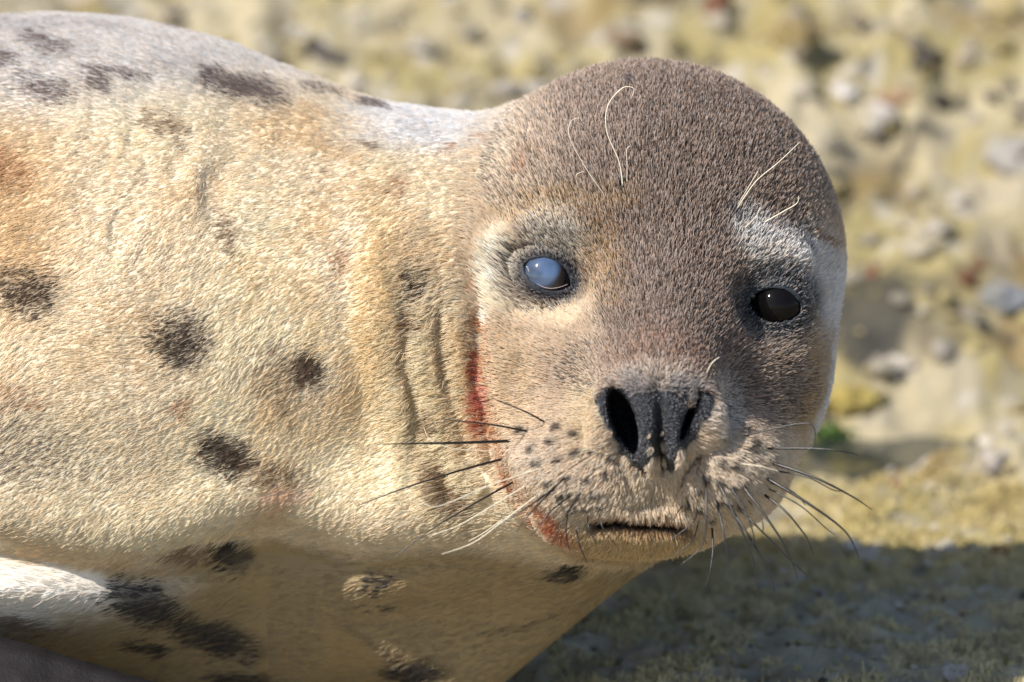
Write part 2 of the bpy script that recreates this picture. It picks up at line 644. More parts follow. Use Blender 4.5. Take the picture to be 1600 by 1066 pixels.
def make_stone(label, px, py, size, colour, flat=.75, seed=0, sink=.3, group=None):
    """a rough rounded stone, size in photo pixels across, seated in the rock"""
    at = ground_hit(px, py)
    k = 1 + at[1] / DPX
    th, ph = np.meshgrid(np.linspace(0.02, math.pi - .02, 22), np.linspace(0, 2 * math.pi, 32, endpoint=False), indexing='ij')
    d = np.stack([np.sin(th) * np.cos(ph), np.sin(th) * np.sin(ph), np.cos(th)], -1).reshape(-1, 3).astype(F)
    r = size * .5 * k
    rad = r * (1 + .55 * noise(d + seed * 7.3, .9, seed) + .26 * noise(d + seed * 3.1, .4, seed + 5) + .06 * noise(d, .17, seed + 9))
    v = d * rad[:, None] * np.array((1.1, .95, flat), F)
    v = v + at + np.array((0, r * .3, r * flat * (1 - 2 * sink) * .6), F)
    nu, nv = 32, 22
    f = np.array([(a * nu + b, (a + 1) * nu + b, (a + 1) * nu + (b + 1) % nu, a * nu + (b + 1) % nu) for a in range(nv - 1) for b in range(nu)])
    cc = np.array(colour) * (1 + .45 * fbm((d * 50 + seed * 31).astype(F), 30, 3, seed + 2))[:, None]
    mossy = sstep(.05, .5, fbm((d * 50 + 99 + seed).astype(F), 40, 2, seed + 3))[:, None] * .5
    cc = cc * (1 - mossy) + np.array((0.36, 0.29, 0.10)) * mossy
    o = mesh_object('stone', v * S, f, m_rock, colors=np.clip(cc, .01, .9))
    return tag(o, label, 'stone', group)


STONES = [
    ('bright pale stone on the slope upper right of the seal head', 1366, 205, 70, (.55, .49, .43)),
    ('small reddish stone just above the bright pale stone', 1408, 158, 46, (.42, .24, .17)),
    ('whitish stone left of the reddish stone high on the slope', 1326, 152, 44, (.62, .58, .54)),
    ('pale grey stone at the right edge of the picture, upper half', 1582, 262, 80, (.46, .42, .37)),
    ('brown stone on the slope above the seal head', 972, 72, 46, (.24, .16, .12)),
    ('blue grey rock at the right edge of the picture, mid height', 1562, 478, 70, (.26, .27, .29)),
    ('yellow algae covered boulder below the dark patch right of the head', 1338, 640, 82, (.44, .34, .10)),
    ('small black pebble lying above the pale flat stone at lower right', 1534, 694, 27, (.02, .02, .024)),
    ('pale flat stone under the small black pebble', 1550, 726, 48, (.50, .44, .40)),
    ('small dark pebble at the right end of the pale flat stone', 1580, 742, 22, (.10, .085, .08)),
    ('red brown pebble at the far edge of the ledge right of the whiskers', 1402, 764, 24, (.24, .08, .05)),
    ('rusty flat pebble at the edge of the shadow, lower right', 1562, 866, 30, (.30, .10, .05)),
    ('white crusted stone at the bottom edge, lower right', 1492, 1060, 50, (.46, .44, .42)),
    ('small white stone on the sunlit ledge under the whisker tips', 1332, 858, 26, (.70, .68, .62)),
    ('small dark stone behind the dip between back and head', 512, 92, 34, (.14, .12, .12)),
    ('small whitish stone behind the seal back', 468, 58, 40, (.60, .56, .52)),
    ('tan stone at the top edge right of the seal head', 1240, 60, 64, (.40, .29, .14)),
    ('pale stone low on the slope between the head and the right edge', 1445, 395, 50, (.48, .42, .32))]
for k, (lab, px, py, size, colour) in enumerate(STONES):
    make_stone(lab, px, py, size, colour, flat=1.15 if size > 140 else .75, seed=k + 1)


def make_gravel(count, seed):
    """grit and broken shell too small to pick apart, lying on the ledge and the slope"""
    r = np.random.default_rng(seed)
    base = []
    nu, nv = 7, 5
    for a in range(nv + 1):
        for b in range(nu):
            t_, p_ = math.pi * (a + .02) / (nv + .04), 2 * math.pi * b / nu
            base.append((math.sin(t_) * math.cos(p_), math.sin(t_) * math.sin(p_), math.cos(t_)))
    base = np.array(base)
    faces = np.array([(a * nu + b, (a + 1) * nu + b, (a + 1) * nu + (b + 1) % nu, a * nu + (b + 1) % nu) for a in range(nv) for b in range(nu)])
    half = count // 2
    X = np.concatenate([r.uniform(100, 1350, half), r.uniform(-900, 1350, count - half)]).astype(F)
    Y = np.concatenate([r.uniform(-80, 1400, half), r.uniform(1500, 3600, count - half)]).astype(F)
    Z = ground_height(X, Y)
    size = np.concatenate([3 + 7 * r.random(half) ** 2.5, 7 + 22 * r.random(count - half) ** 2.5])
    tones = np.array([(.56, .50, .42), (.40, .35, .27), (.11, .095, .075), (.26, .11, .06), (.42, .34, .16), (.36, .30, .22)])
    pick = r.choice(6, count, p=(.18, .26, .09, .03, .26, .18))
    vs, fs, cs = [], [], []
    for k in range(count):
        sc = size[k] * np.array([1, .8 + .4 * r.random(), .5 + .4 * r.random()])
        a = r.random() * 6.28
        v = base * (1 + .28 * r.standard_normal((len(base), 1))) * sc
        v = np.stack([v[:, 0] * math.cos(a) - v[:, 1] * math.sin(a), v[:, 0] * math.sin(a) + v[:, 1] * math.cos(a), v[:, 2]], 1)
        vs.append(v + (X[k], Y[k], Z[k] + size[k] * .25))
        fs.append(faces + k * len(base))
        cs.append(np.tile(tones[pick[k]] * (.7 + .6 * r.random()), (len(base), 1)))
    o = mesh_object('gravel', np.concatenate(vs) * S, np.concatenate(fs), m_rock, colors=np.clip(np.concatenate(cs), .01, .9))
    return tag(o, 'small grit and broken stone scattered over the rock', kind='stuff')


make_gravel(2200, 9)


def grow_turf(count, seed):
    r = np.random.default_rng(seed)
    X = r.uniform(-250, 1450, count).astype(F)
    Y = (-150 + 1560 * r.random(count)).astype(F)
    q = stack2(X, Y)
    thick = fbm(q, 70, 3, 161) + .35 * fbm(q, 22, 2, 165)
    ok = (thick > -.10) & ((X > 60) | (Y > 700)) & (Y < 1335 + 50 * noise(q, 130, 31))
    X, Y, thick, q = X[ok], Y[ok], thick[ok], q[ok]
    n = len(X)
    H = ground_height(X, Y)
    L = (6 + 9 * r.random(n)) * (.7 + .6 * np.clip(thick + .3, 0, 1))
    d = r.standard_normal((n, 3)).astype(F) * .65
    d[:, 2] = .9
    d /= np.linalg.norm(d, axis=1)[:, None]
    p0 = np.stack([X, Y, H - 1.5], 1)
    bend = r.standard_normal((n, 3)) * .35
    pts = np.stack([p0, p0 + d * (L * .5)[:, None], p0 + (d + bend) * L[:, None]], 1)
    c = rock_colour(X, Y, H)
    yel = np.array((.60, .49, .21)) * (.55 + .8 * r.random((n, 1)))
    sh = sstep(1000, 450, Y)[:, None] * .55  # greyer turf by the animal, colour raised to lift the shadow
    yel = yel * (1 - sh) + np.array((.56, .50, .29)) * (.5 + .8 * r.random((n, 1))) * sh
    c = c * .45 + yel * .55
    rad = (1.5 + 1.0 * r.random(n))[:, None] * np.array([1, .95, .4])[None]
    return pts * S, rad * S, np.clip(c, .01, .9)


m_turf = hair_material('algae_turf', 0.6, 0.3, 0.15)
tp, tr_, tcol = grow_turf(110000, 5)
turf = strand_object('algae_turf', tp, tr_, tcol, m_turf)
tag(turf, 'short yellow olive algae turf growing on the rock ledge', kind='stuff')


def make_seaweed(label, px, py, spread, count, colour, seed):
    r = np.random.default_rng(seed)
    at = ground_hit(px, py)
    vs, fs = [], []
    for k in range(count):
        b = at + np.array([r.normal() * spread, r.normal() * spread * .6, -4])
        d = np.array([r.normal() * .7, r.normal() * .7, 1.0])
        d /= np.linalg.norm(d)
        side = np.cross(d, r.standard_normal(3))
        side /= np.linalg.norm(side)
        Lb, wd = 22 + 18 * r.random(), 4 + 3 * r.random()
        o = len(vs)
        for t, ww in ((0, .5), (.4, 1), (.75, .8), (1, .15)):
            cpt = b + d * Lb * t + np.array([0, 0, -8 * t * t])
            vs += [cpt - side * wd * ww, cpt + side * wd * ww]
        fs += [(o + 2 * i, o + 2 * i + 1, o + 2 * i + 3, o + 2 * i + 2) for i in range(3)]
    m, _, _ = principled('seaweed', colour, .4, .5)
    return tag(mesh_object('seaweed', np.array(vs) * S, np.array(fs), m), label, 'seaweed')


make_seaweed('bright green seaweed tuft by the puddle right of the muzzle', 1292, 680, 16, 90, (.085, .15, .035), 3)

# ------------------------------------------------------------------ the seal body
lo = pt(-1500, 1330, -480)
V, Q = surface_net(seal_field, (-2300, -490, -830), (590, 1000, 560), 6.0)
fv = seal_field(V)
VN = seal_gradient(V, 2.5)
V = V - np.clip(fv / np.maximum((VN * VN).sum(1), 0.2), -5, 5)[:, None] * VN
VN /= np.linalg.norm(VN, axis=1)[:, None] + 1e-6


# ------------------------------------------------------------------ the coat: colour, direction, length over the body
def blob(x, y, cx, cy, rx, ry, rot=0.0, soft=0.5):
    a = math.radians(rot)
    ca, sa = math.cos(a), math.sin(a)
    out = np.zeros(x.shape, F)
    R = max(rx, ry) * (1 + soft)
    i = np.nonzero((np.abs(x - cx) < R) & (np.abs(y - cy) < R))[0]
    dx, dy = x[i] - cx, y[i] - cy
    u = (dx * ca + dy * sa) / rx
    v = (-dx * sa + dy * ca) / ry
    out[i] = sstep(1 + soft, 1 - soft, np.sqrt(u * u + v * v))
    return out


SPOTS = [  # x, y, rx, ry, tilt, tone, strength
    (50, 455, 50, 38, 0, 'black', .8), (285, 530, 48, 46, 0, 'black', .75), (486, 578, 26, 26, 0, 'black', .95), (452, 590, 54, 52, 0, 'brown', .38),
    (295, 645, 17, 22, 0, 'rust', .6), (362, 712, 46, 32, 10, 'black', .8), (432, 742, 62, 24, 8, 'brown', .5),
    (395, 142, 62, 20, 8, 'grey', .85), (340, 122, 26, 14, 0, 'grey', .7), (165, 128, 26, 20, 0, 'grey', .7), (210, 118, 36, 12, 10, 'grey', .55),
    (85, 70, 40, 14, 10, 'grey', .6), (10, 92, 30, 16, 0, 'grey', .7), (80, 138, 46, 20, 10, 'grey', .6), (280, 35, 45, 10, 14, 'grey', .5),
    (592, 167, 28, 8, 6, 'grey', .8), (520, 148, 36, 10, 12, 'grey', .5), (592, 228, 14, 7, 0, 'brown', .5),
    (630, 292, 14, 20, 20, 'rust', .55), (535, 408, 13, 22, 0, 'rust', .6), (358, 362, 13, 40, -12, 'brown', .6), (262, 198, 40, 18, 15, 'brown', .5),
    (285, 205, 12, 30, -20, 'brown', .4), (20, 270, 34, 34, 0, 'rust', .55), (655, 440, 12, 40, 8, 'black', .55), (648, 500, 18, 22, 0, 'brown', .55),
    (680, 662, 14, 18, 0, 'brown', .75), (712, 778, 38, 22, 40, 'brown', .8), (690, 738, 20, 24, 30, 'brown', .4),
    (366, 866, 30, 26, 10, 'ink', .95), (298, 866, 46, 14, -6, 'brown', .7), (232, 940, 72, 34, 20, 'ink', .95), (345, 995, 82, 28, 20, 'ink', .95),
    (240, 1008, 42, 12, 5, 'ink', .9), (600, 908, 28, 18, -20, 'ink', .85), (600, 948, 26, 8, 0, 'ink', .5), (895, 892, 34, 12, -14, 'ink', .85),
    (655, 1052, 56, 26, 0, 'ink', .9), (385, 1064, 56, 20, 5, 'ink', .8), (840, 972, 70, 10, -22, 'ink', .4), (45, 978, 70, 11, 6, 'brown', .8),
    (20, 622, 70, 26, 5, 'rust', .28), (40, 705, 110, 60, 8, 'grey', .28), (700, 232, 22, 8, -20, 'rust', .35), (770, 218, 12, 7, 0, 'rust', .4),
    (820, 262, 32, 9, -42, 'rust', .55), (1285, 378, 22, 7, 20, 'rust', .7), (-150, 480, 60, 44, 0, 'black', .8), (-240, 300, 50, 40, 0, 'black', .8),
    (-330, 600, 60, 50, 0, 'black', .8), (-170, 720, 50, 30, 0, 'black', .7), (-460, 420, 60, 50, 0, 'black', .8)]
TONES = {'black': (0.065, 0.034, 0.021), 'ink': (0.02, 0.017, 0.02), 'brown': (0.19, 0.10, 0.05), 'rust': (0.40, 0.19, 0.08), 'grey': (0.15, 0.105, 0.095)}
HEADLINE = [(830, 90), (790, 180), (745, 290), (725, 400), (738, 520), (745, 610), (760, 690), (790, 750), (850, 830), (900, 875)]


def lerp(c, colour, a):
    i = np.nonzero(a > .003)[0]
    if len(i):
        k = a[i, None].astype(F)
        c[i] = c[i] * (1 - k) + np.array(colour, F) * k
    return c


def nose_mask(x, y, w):
    def seg(ax, ay, bx, by, r0, r1):
        t = np.clip(((x - ax) * (bx - ax) + (y - ay) * (by - ay)) / ((bx - ax) ** 2 + (by - ay) ** 2), 0, 1)
        return np.hypot(x - ax - t * (bx - ax), y - ay - t * (by - ay)) - (r0 + (r1 - r0) * t)
    d = seg(961, 630, 986, 704, 31, 17)
    d = np.minimum(d, seg(998, 645, 1004, 722, 26, 17))
    d = np.minimum(d, seg(1052, 640, 1047, 724, 22, 15))
    d = np.minimum(d, seg(1097, 630, 1066, 692, 20, 13))
    d = np.minimum(d, seg(1026, 640, 1024, 704, 15, 10))
    d = np.minimum(d, seg(1000, 630, 1058, 630, 22, 20))
    d = d + 2.0 * np.sin(x * .31) + 2.0 * np.sin(y * .27 + x * .1)
    return d, w < -200


def eye_dist(P):
    return np.sqrt(((P - EYE_L) ** 2).sum(1)), np.sqrt(((P - EYE_R) ** 2).sum(1))


def head_amount(x, y):
    d, t = polyline(x, y, HEADLINE)
    soft = 22 + 50 * sstep(420, 240, y)
    inside = sstep(-soft, soft, d)
    return inside * sstep(600, 720, x)


def coat(P, rnd=None):
    """returns base colour, speckle colour, speckle share, length, lift, head amount, wet amount"""
    x, y = to_photo(P)
    w = P[:, 1]
    q3 = P.astype(F)
    jit = fbm(q3, 60, 3, 71)
    jit2 = fbm(q3, 26, 2, 75)
    def stipple(a, core=.95):
        if rnd is None:
            return a * .8
        return np.where(a > .04 + .92 * rnd, core, a * .3).astype(F)
    xj, yj = x + 14 * jit + 9 * jit2, y + 14 * fbm(q3, 60, 3, 91) + 8 * jit2
    N = len(P)
    tan = np.array((0.80, 0.68, 0.51), F)
    c = np.tile(tan, (N, 1))
    # flank variation
    c = lerp(c, (0.84, 0.74, 0.55), sstep(-.2, .5, fbm(q3, 190, 2, 81)) * .8)
    c = lerp(c, (0.68, 0.47, 0.23), sstep(.05, .5, fbm(q3, 120, 3, 82)) * .4)
    c = lerp(c, (0.55, 0.33, 0.12), blob(xj, yj, 10, 330, 90, 150, 0, .7) * .55)
    c = lerp(c, (0.66, 0.57, 0.42), blob(xj, yj, 60, 720, 200, 100, 0, .6) * .6)
    # pale grey back, sky sheen on it painted in
    c = lerp(c, (0.64, 0.60, 0.575), sstep(190, 70, yj + .10 * xj - 45) * .9)
    c = lerp(c, (0.40, 0.37, 0.36), sstep(190, 60, yj) * sstep(0.0, .4, fbm(q3, 70, 3, 83)) * .5)
    c = lerp(c, (0.76, 0.735, 0.725), blob(xj, yj, 680, 190, 130, 46, 0, .6) * .9)
    # golden band on the neck
    c = lerp(c, (0.70, 0.52, 0.27), blob(xj, yj, 590, 480, 36, 190, 4, .6) * .6)
    c = lerp(c, (0.82, 0.71, 0.50), blob(xj, yj, 680, 640, 60, 170, -12, .6) * .7)
    # low wet chest, also darkened for the shade under the fold
    d, t = polyline(x, y, FOLD_LOW)
    wet = sstep(-6, 22, -d + 10 * jit2) * (y > 780) * sstep(700, 600, w)
    c = lerp(c, (0.32, 0.225, 0.105), wet * .9)
    c = lerp(c, (0.86, 0.80, 0.72), wet * blob(xj, yj, 30, 920, 230, 52, 0, .5) * .9)  # sunlit sheen on the shoulder bulge, painted into the coat
    # face
    hd = head_amount(x, y) * sstep(884, 868, y + 8 * jit2)
    face = np.tile(np.array((0.68, 0.54, 0.40), F), (N, 1))
    speck = np.zeros(N, F)
    cap = np.maximum.reduce([blob(xj, yj, 1045, 265, 245, 190, 0, .35), blob(xj, yj, 1052, 470, 118, 190, 0, .3), blob(xj, yj, 1075, 560, 150, 80, 0, .4) * .9,
                             blob(xj, yj, 1190, 590, 75, 85, -30, .5) * .75, blob(xj, yj, 960, 560, 100, 55, -20, .6) * .5])
    face = lerp(face, (0.25, 0.178, 0.138), cap)
    face = lerp(face, (0.36, 0.22, 0.155), blob(xj, yj, 1030, 575, 70, 60, 0, .5) * .7)
    speck = np.maximum(speck, cap)
    face = lerp(face, (0.40, 0.30, 0.24), blob(xj, yj, 860, 225, 130, 110, -20, .5) * .6)
    speck = np.maximum(speck, blob(xj, yj, 860, 225, 140, 110, -20, .5) * .7)
    topl = blob(xj, yj, 770, 280, 90, 130, 20, .6)
    face = lerp(face, (0.70, 0.56, 0.42), topl * .8)
    face = lerp(face, (0.47, 0.30, 0.13), blob(xj, yj, 930, 400, 40, 75, -18, .6) * .6)
    face = lerp(face, (0.50, 0.33, 0.15), blob(xj, yj, 960, 310, 34, 26, 0, .6) * .42)
    face = lerp(face, (0.48, 0.33, 0.16), blob(xj, yj, 845, 325, 70, 24, -12, .6) * .7)
    face = lerp(face, (0.81, 0.73, 0.61), blob(xj, yj, 875, 375, 48, 42, 20, .5) * .9)
    face = lerp(face, (0.88, 0.78, 0.61), blob(xj, yj, 785, 430, 34, 62, 8, .5) * .95)
    face = lerp(face, (0.81, 0.68, 0.51), blob(xj, yj, 845, 488, 70, 18, -8, .6) * .8)
    face = lerp(face, (0.68, 0.66, 0.63), blob(xj, yj, 1180, 380, 34, 60, -28, .5) * .9)
    face = lerp(face, (0.76, 0.73, 0.71), blob(xj, yj, 1262, 410, 60, 46, 40, .5) * .85)
    face = lerp(face, (0.81, 0.78, 0.77), sstep(1278, 1300, xj + .12 * (yj - 450)) * sstep(380, 440, yj))  # sky light along the right cheek edge, painted pale
    face = lerp(face, (0.45, 0.28, 0.10), blob(xj, yj, 1272, 590, 16, 80, 12, .5) * .6)
    face = lerp(face, (0.71, 0.56, 0.39), blob(xj, yj, 800, 600, 40, 90, 0, .5) * .8)
    # muzzle
    mz = sstep(650, 720, yj) * sstep(770, 800, xj)
    face = lerp(face, (0.71, 0.60, 0.48), mz * .85)
    face = lerp(face, (0.73, 0.60, 0.44), blob(xj, yj, 1020, 780, 60, 40, 0, .6) * .6)
    face = lerp(face, (0.56, 0.40, 0.19), blob(xj, yj, 985, 845, 130, 34, 0, .5) * .7)
    face = lerp(face, (0.71, 0.61, 0.51), blob(xj, yj, 1028, 592, 66, 22, 0, .6) * .75)
    face = lerp(face, (0.76, 0.68, 0.59), blob(xj, yj, 1128, 640, 22, 55, 0, .6) * .7)
    face = lerp(face, (0.71, 0.59, 0.41), blob(xj, yj, 915, 640, 24, 60, 0, .6) * .7)
    face = lerp(face, (0.20, 0.20, 0.215), np.maximum(blob(xj, yj, 1000, 612, 34, 24, 20, .5), blob(xj, yj, 1062, 614, 30, 20, -20, .5)) * .85)
    for mx, my in MOLES:
        face = lerp(face, (0.06, 0.05, 0.05), blob(x, y, mx, my, 6.5, 5, 0, .5) * .85)
    face = lerp(face, (0.05, 0.06, 0.08), blob(x, y, 972, 293, 6, 12, 10, .6) * .8)
    face = lerp(face, (0.05, 0.06, 0.08), blob(x, y, 1148, 338, 8, 16, -35, .6) * .8)
    face = lerp(face, (0.05, 0.05, 0.06), blob(x, y, 984, 130, 8, 8, 0, .6) * .7)
    # dark lips
    d, t = polyline(x, y, MOUTH, 30)
    lip = sstep(12, 5, np.abs(d + 2) + 2 * jit2) * sstep(.06, .22, t) * sstep(.95, .72, t)
    face = lerp(face, (0.008, 0.007, 0.007), lip * .97)
    face = lerp(face, (0.42, 0.17, 0.06), sstep(16, 10, np.abs(d - 0)) * (1 - lip) * sstep(.1, .3, t) * sstep(1, .8, t) * .5)
    c = c * (1 - hd[:, None]) + face * hd[:, None]
    speck = speck * hd
    el, er = eye_dist(P)
    speck = np.maximum(speck, ((np.minimum(el, er) < 78) & (w < 60)) * .5)
    # spots
    ragged = 9 * jit2 + 8 * noise(q3, 12, 95)
    for sx, sy, rx, ry, rot, tone, st in SPOTS:
        b = blob(x + 12 * jit + ragged, y + 10 * jit + ragged, sx, sy, rx * .88, ry * .88, rot, .7 if tone != 'ink' else .55) * (w < 420)
        c = lerp(c, TONES[tone], stipple(np.clip(b * st * 1.12, 0, 1), {'ink': .95, 'black': .93, 'grey': .85}.get(tone, .75)))
    # brown along the neck folds, then blood and rust along the face crease
    for line in (CREASE_A, CREASE_B):
        d, t = polyline(x, y, line, 40)
        c = lerp(c, (0.34, 0.20, 0.10), stipple(sstep(22, 2, np.abs(d + 10 * jit2)) * sstep(0, .2, t) * sstep(1, .8, t) * np.clip(.25 + .9 * jit, 0, .6), .6))
    d, t = polyline(x, y, CREASE_FACE, 60)
    cr = sstep(30, 3, np.abs(d - 5 + 14 * jit2))
    c = lerp(c, (0.50, 0.23, 0.09), stipple(cr * sstep(.08, .3, t) * np.clip(.52 + .9 * jit2, 0, .9) * sstep(1.0, .95, t), .75))
    cr = sstep(9, 1, np.abs(d + 14 * jit2))
    c = lerp(c, (0.44, 0.09, 0.05), stipple(cr * sstep(.36, .48, t) * sstep(.98, .9, t) * np.clip(.35 + 1.6 * jit2, 0, .6), .85))
    c = lerp(c, (0.40, 0.07, 0.02), blob(xj, yj, 875, 830, 46, 16, 35, .6) * np.clip(.55 + jit2, 0, 1))
    c = lerp(c, (0.80, 0.24, 0.22), stipple(blob(xj, yj, 757, 612, 9, 44, -4, .7) * np.clip(.25 + 1.8 * jit2, 0, .6), .75))
    c = lerp(c, (0.90, 0.84, 0.74), stipple(blob(xj, yj, 766, 494, 10, 17, 15, .5) * .9))
    c = lerp(c, (0.92, 0.85, 0.72), stipple(blob(xj, yj, 783, 425, 22, 52, 8, .5) * .7))
    c = lerp(c, (0.74, 0.47, 0.40), stipple(blob(xj, yj, 452, 778, 36, 15, -18, .8) * .5, .5))
    # dark skin ring at the eyes
    el, er = eye_dist(P)
    for e, s in ((EYE_L, 0), (EYE_R, 1)):
        ex, ey = to_photo(e[None])
        rr = blob(x, y, ex[0] + (5 if s == 0 else -2), ey[0] + (2 if s == 0 else -2), 60 if s == 0 else 64, 44 if s == 0 else 62, 22, .3)
        c = lerp(c, (0.05, 0.052, 0.065) if s == 0 else (0.045, 0.058, 0.072), rr * (w < 60))
    # coat length and lift
    L = 14.5 + 4 * jit + 9 * blob(x, y, 690, 600, 75, 220, -8, .4)
    L = L * (1 - hd) + hd * (13 + 7 * topl)
    L = L * (1 - hd * mz) + hd * mz * 15
    L = np.where(lip * hd > .4, 10, L)
    L = L + hd * 16 * blob(x, y, 785, 430, 36, 62, 8, .5)
    lv = (x - 855) * .914 + (y - 431) * .407, -(x - 855) * .407 + (y - 431) * .914
    ring = np.minimum(np.hypot(lv[0], lv[1] * 1.5), np.hypot(x - 1211, (y - 478) * 1.4))
    L = np.where((ring < 62) & (w < 60), 7, L)
    L = L * (1 + .3 * wet)
    lift = (0.27 + .25 * blob(x, y, 690, 600, 75, 220, -8, .4)) * (1 - hd) + hd * .62
    lift = lift * (1 - .6 * wet)
    return np.clip(c, .004, .95), speck, L, lift, hd, wet, lip * hd, ring


seal = bpy.data.objects.new('seal', None)
col.objects.link(seal)
tag(seal, 'spotted pale tan seal with brown head lying on the shore rock facing the viewer', 'seal')
base = to_world(np.array([[-200, 300, -560]], F))[0]
seal.location = (0, 0, 0)

c_, _, _, _, _, _, _, _ = coat(V)
x_, y_ = to_photo(V)
nd, nfront = nose_mask(x_, y_, V[:, 1])
skin_c = c_ * (.85 - .35 * head_amount(*to_photo(V)))[:, None]
skin_c = lerp(skin_c, (0.022, 0.023, 0.027), (sstep(4, -4, nd) * nfront).astype(F))
inside_n = (blob(x_, y_, 975, 656, 17, 50, 0, .1) > .5) & nfront & (V[:, 1] > -400)
m_skin = tint_material('seal_skin', 0.62, 0.3, (900, 0.0006, 0.5))
m_nose, nt, nb = principled('nose_leather', (0.026, 0.027, 0.033), 0.45, 0.45)
tc = nt.nodes.new('ShaderNodeTexCoord')
vo = nt.nodes.new('ShaderNodeTexVoronoi')
vo.inputs['Scale'].default_value = 620
bp = nt.nodes.new('ShaderNodeBump')
bp.inputs['Distance'].default_value = 0.0022
bp.inputs['Strength'].default_value = 1.0
nt.links.new(tc.outputs['Object'], vo.inputs['Vector'])
nt.links.new(vo.outputs['Distance'], bp.inputs['Height'])
nt.links.new(bp.outputs['Normal'], nb.inputs['Normal'])

is_nose = ((nd < 0) & nfront)[Q].all(1)
VW = to_world(V)


def sub_mesh(name, faces, mat, colors=None):
    used = np.unique(faces)
    remap = np.full(len(V), -1, np.int64)
    remap[used] = np.arange(len(used))
    return mesh_object(name, VW[used], remap[faces], mat, seal, colors=None if colors is None else colors[used])


body = sub_mesh('body', Q[~is_nose], m_skin, skin_c)
nose = sub_mesh('nose', Q[is_nose], m_nose)
nose['label'] = 'black leathery nose with two slit nostrils'


# ------------------------------------------------------------------ fur
def grow_fur(count, seed):
    r = np.random.default_rng(seed)
    tri = np.concatenate([Q[:, [0, 1, 2]], Q[:, [0, 2, 3]]])
    A, B, C = V[tri[:, 0]], V[tri[:, 1]], V[tri[:, 2]]
    nrm = np.cross(B - A, C - A)
    area = np.linalg.norm(nrm, axis=1) * .5
    nrm = nrm / (2 * area[:, None] + 1e-9)
    mid = (A + B + C) / 3
    mx, my = to_photo(mid)
    view = np.stack([mid[:, 0], mid[:, 1] + DPX, mid[:, 2]], 1)
    view /= np.linalg.norm(view, axis=1)[:, None]
    facing = -(nrm * view).sum(1)
    dens = sstep(-.35, .05, facing) * .96 + .04
    dens = dens * np.where((mx < -120) | (my > 1150), .12, 1)
    hd = head_amount(mx, my)
    dens = dens * (1 + 1.1 * hd)
    p = area * dens
    p /= p.sum()
    t = r.choice(len(tri), count, p=p)
    u, v = r.random(count), r.random(count)
    fl = u + v > 1
    u[fl], v[fl] = 1 - u[fl], 1 - v[fl]
    R = (A[t] + (B[t] - A[t]) * u[:, None] + (C[t] - A[t]) * v[:, None]).astype(F)
    # smooth normals
    tt = tri[t]
    g = VN[tt[:, 0]] * (1 - u - v)[:, None] + VN[tt[:, 1]] * u[:, None] + VN[tt[:, 2]] * v[:, None]
    N = g / (np.linalg.norm(g, axis=1)[:, None] + 1e-6)
    c, speck, L, lift, hd, wet, lip, ring = coat(R, r.random(count))
    x, y = to_photo(R)
    nd, nf = nose_mask(x, y, R[:, 1])
    el, er = eye_dist(R)
    inside = (el < EYE_RAD + 2.5) | (er < EYE_RAD + 2.5)
    keep = ~inside
    on_nose = nf & (nd < -2)
    keep &= ~(on_nose & (r.random(count) < .86))
    hole = nf & ((blob(x, y, 975, 656, 18, 50, -20, .05) > .5) | (blob(x, y, 984, 678, 13, 34, -14, .05) > .5))
    keep &= ~hole
    bare_eye = (R[:, 1] < 60) & ((ring < 42) | ((ring < 60) & (r.random(count) < .3)))
    keep &= ~bare_eye
    sel = np.nonzero(keep)[0]
    R, N, c, speck, L, lift, hd, wet, lip, x, y, dens_t = R[sel], N[sel], c[sel], speck[sel], L[sel], lift[sel], hd[sel], wet[sel], lip[sel], x[sel], y[sel], dens[t][sel]
    on_nose = on_nose[sel]
    n = len(R)
    # direction: away from the nose on the head, towards the tail on the trunk
    nose_c = pt(1028, 640, -330)
    d1 = R - nose_c
    d1[:, 1] *= .6
    d1 /= np.linalg.norm(d1, axis=1)[:, None]
    d2 = np.tile(np.array((-.90, .12, -.40), F), (n, 1))
    d2[:, 2] += .5 * noise(R, 200, 101) + .16 * noise(R, 60, 102)
    d2[:, 0] += .35 * noise(R, 120, 103)
    up = sstep(230, 90, y)
    d2[:, 2] += up * .5
    d2[:, 2] += wet * .25
    D = d1 * hd[:, None] + d2 * (1 - hd[:, None])
    D += .13 * r.standard_normal((n, 3)) * (1 - .5 * wet[:, None])
    D = D - (D * N).sum(1)[:, None] * N
    D /= np.linalg.norm(D, axis=1)[:, None] + 1e-6
    L = L * (.7 + .6 * r.random(n))
    L = np.where(on_nose, 5, L)
    lift = np.clip(lift * (1 + .35 * r.standard_normal(n)), .06, 1.2)
    K = 5
    ts = np.linspace(0, 1, K)
    pts = np.empty((n, K, 3), F)
    pts[:, 0] = R - N * 1.0
    cur = pts[:, 0].copy()
    for k in range(1, K):
        a = lift * (1.15 - .75 * ts[k])
        cur = cur + (L / (K - 1))[:, None] * (D * np.cos(a)[:, None] + N * np.sin(a)[:, None])
        pts[:, k] = cur
    # clumps: pull tips to the tip of a nearby cell point
    cell = np.where(hd > .5, 7.5, np.where(wet > .5, 14.0, 10.0)).astype(F)
    off = (hash3(np.floor(x / 400).astype(np.int64), np.zeros(n, np.int64), np.zeros(n, np.int64)) * 0)
    q = R / cell[:, None]
    qi = np.floor(q).astype(np.int64)
    best = np.full(n, 1e9, F)
    bc = np.zeros((n, 3), F)
    for dx in (-1, 0, 1):
        for dy in (-1, 0, 1):
            for dz in (-1, 0, 1):
                k = qi + np.array([dx, dy, dz])
                cp = np.stack([k[:, i] + hash3(k[:, 0], k[:, 1], k[:, 2], 200 + i) for i in range(3)], 1)
                dd = ((cp - q) ** 2).sum(1)
                m = dd < best
                best = np.where(m, dd, best)
                bc = np.where(m[:, None], cp, bc)
    cc = bc * cell[:, None]
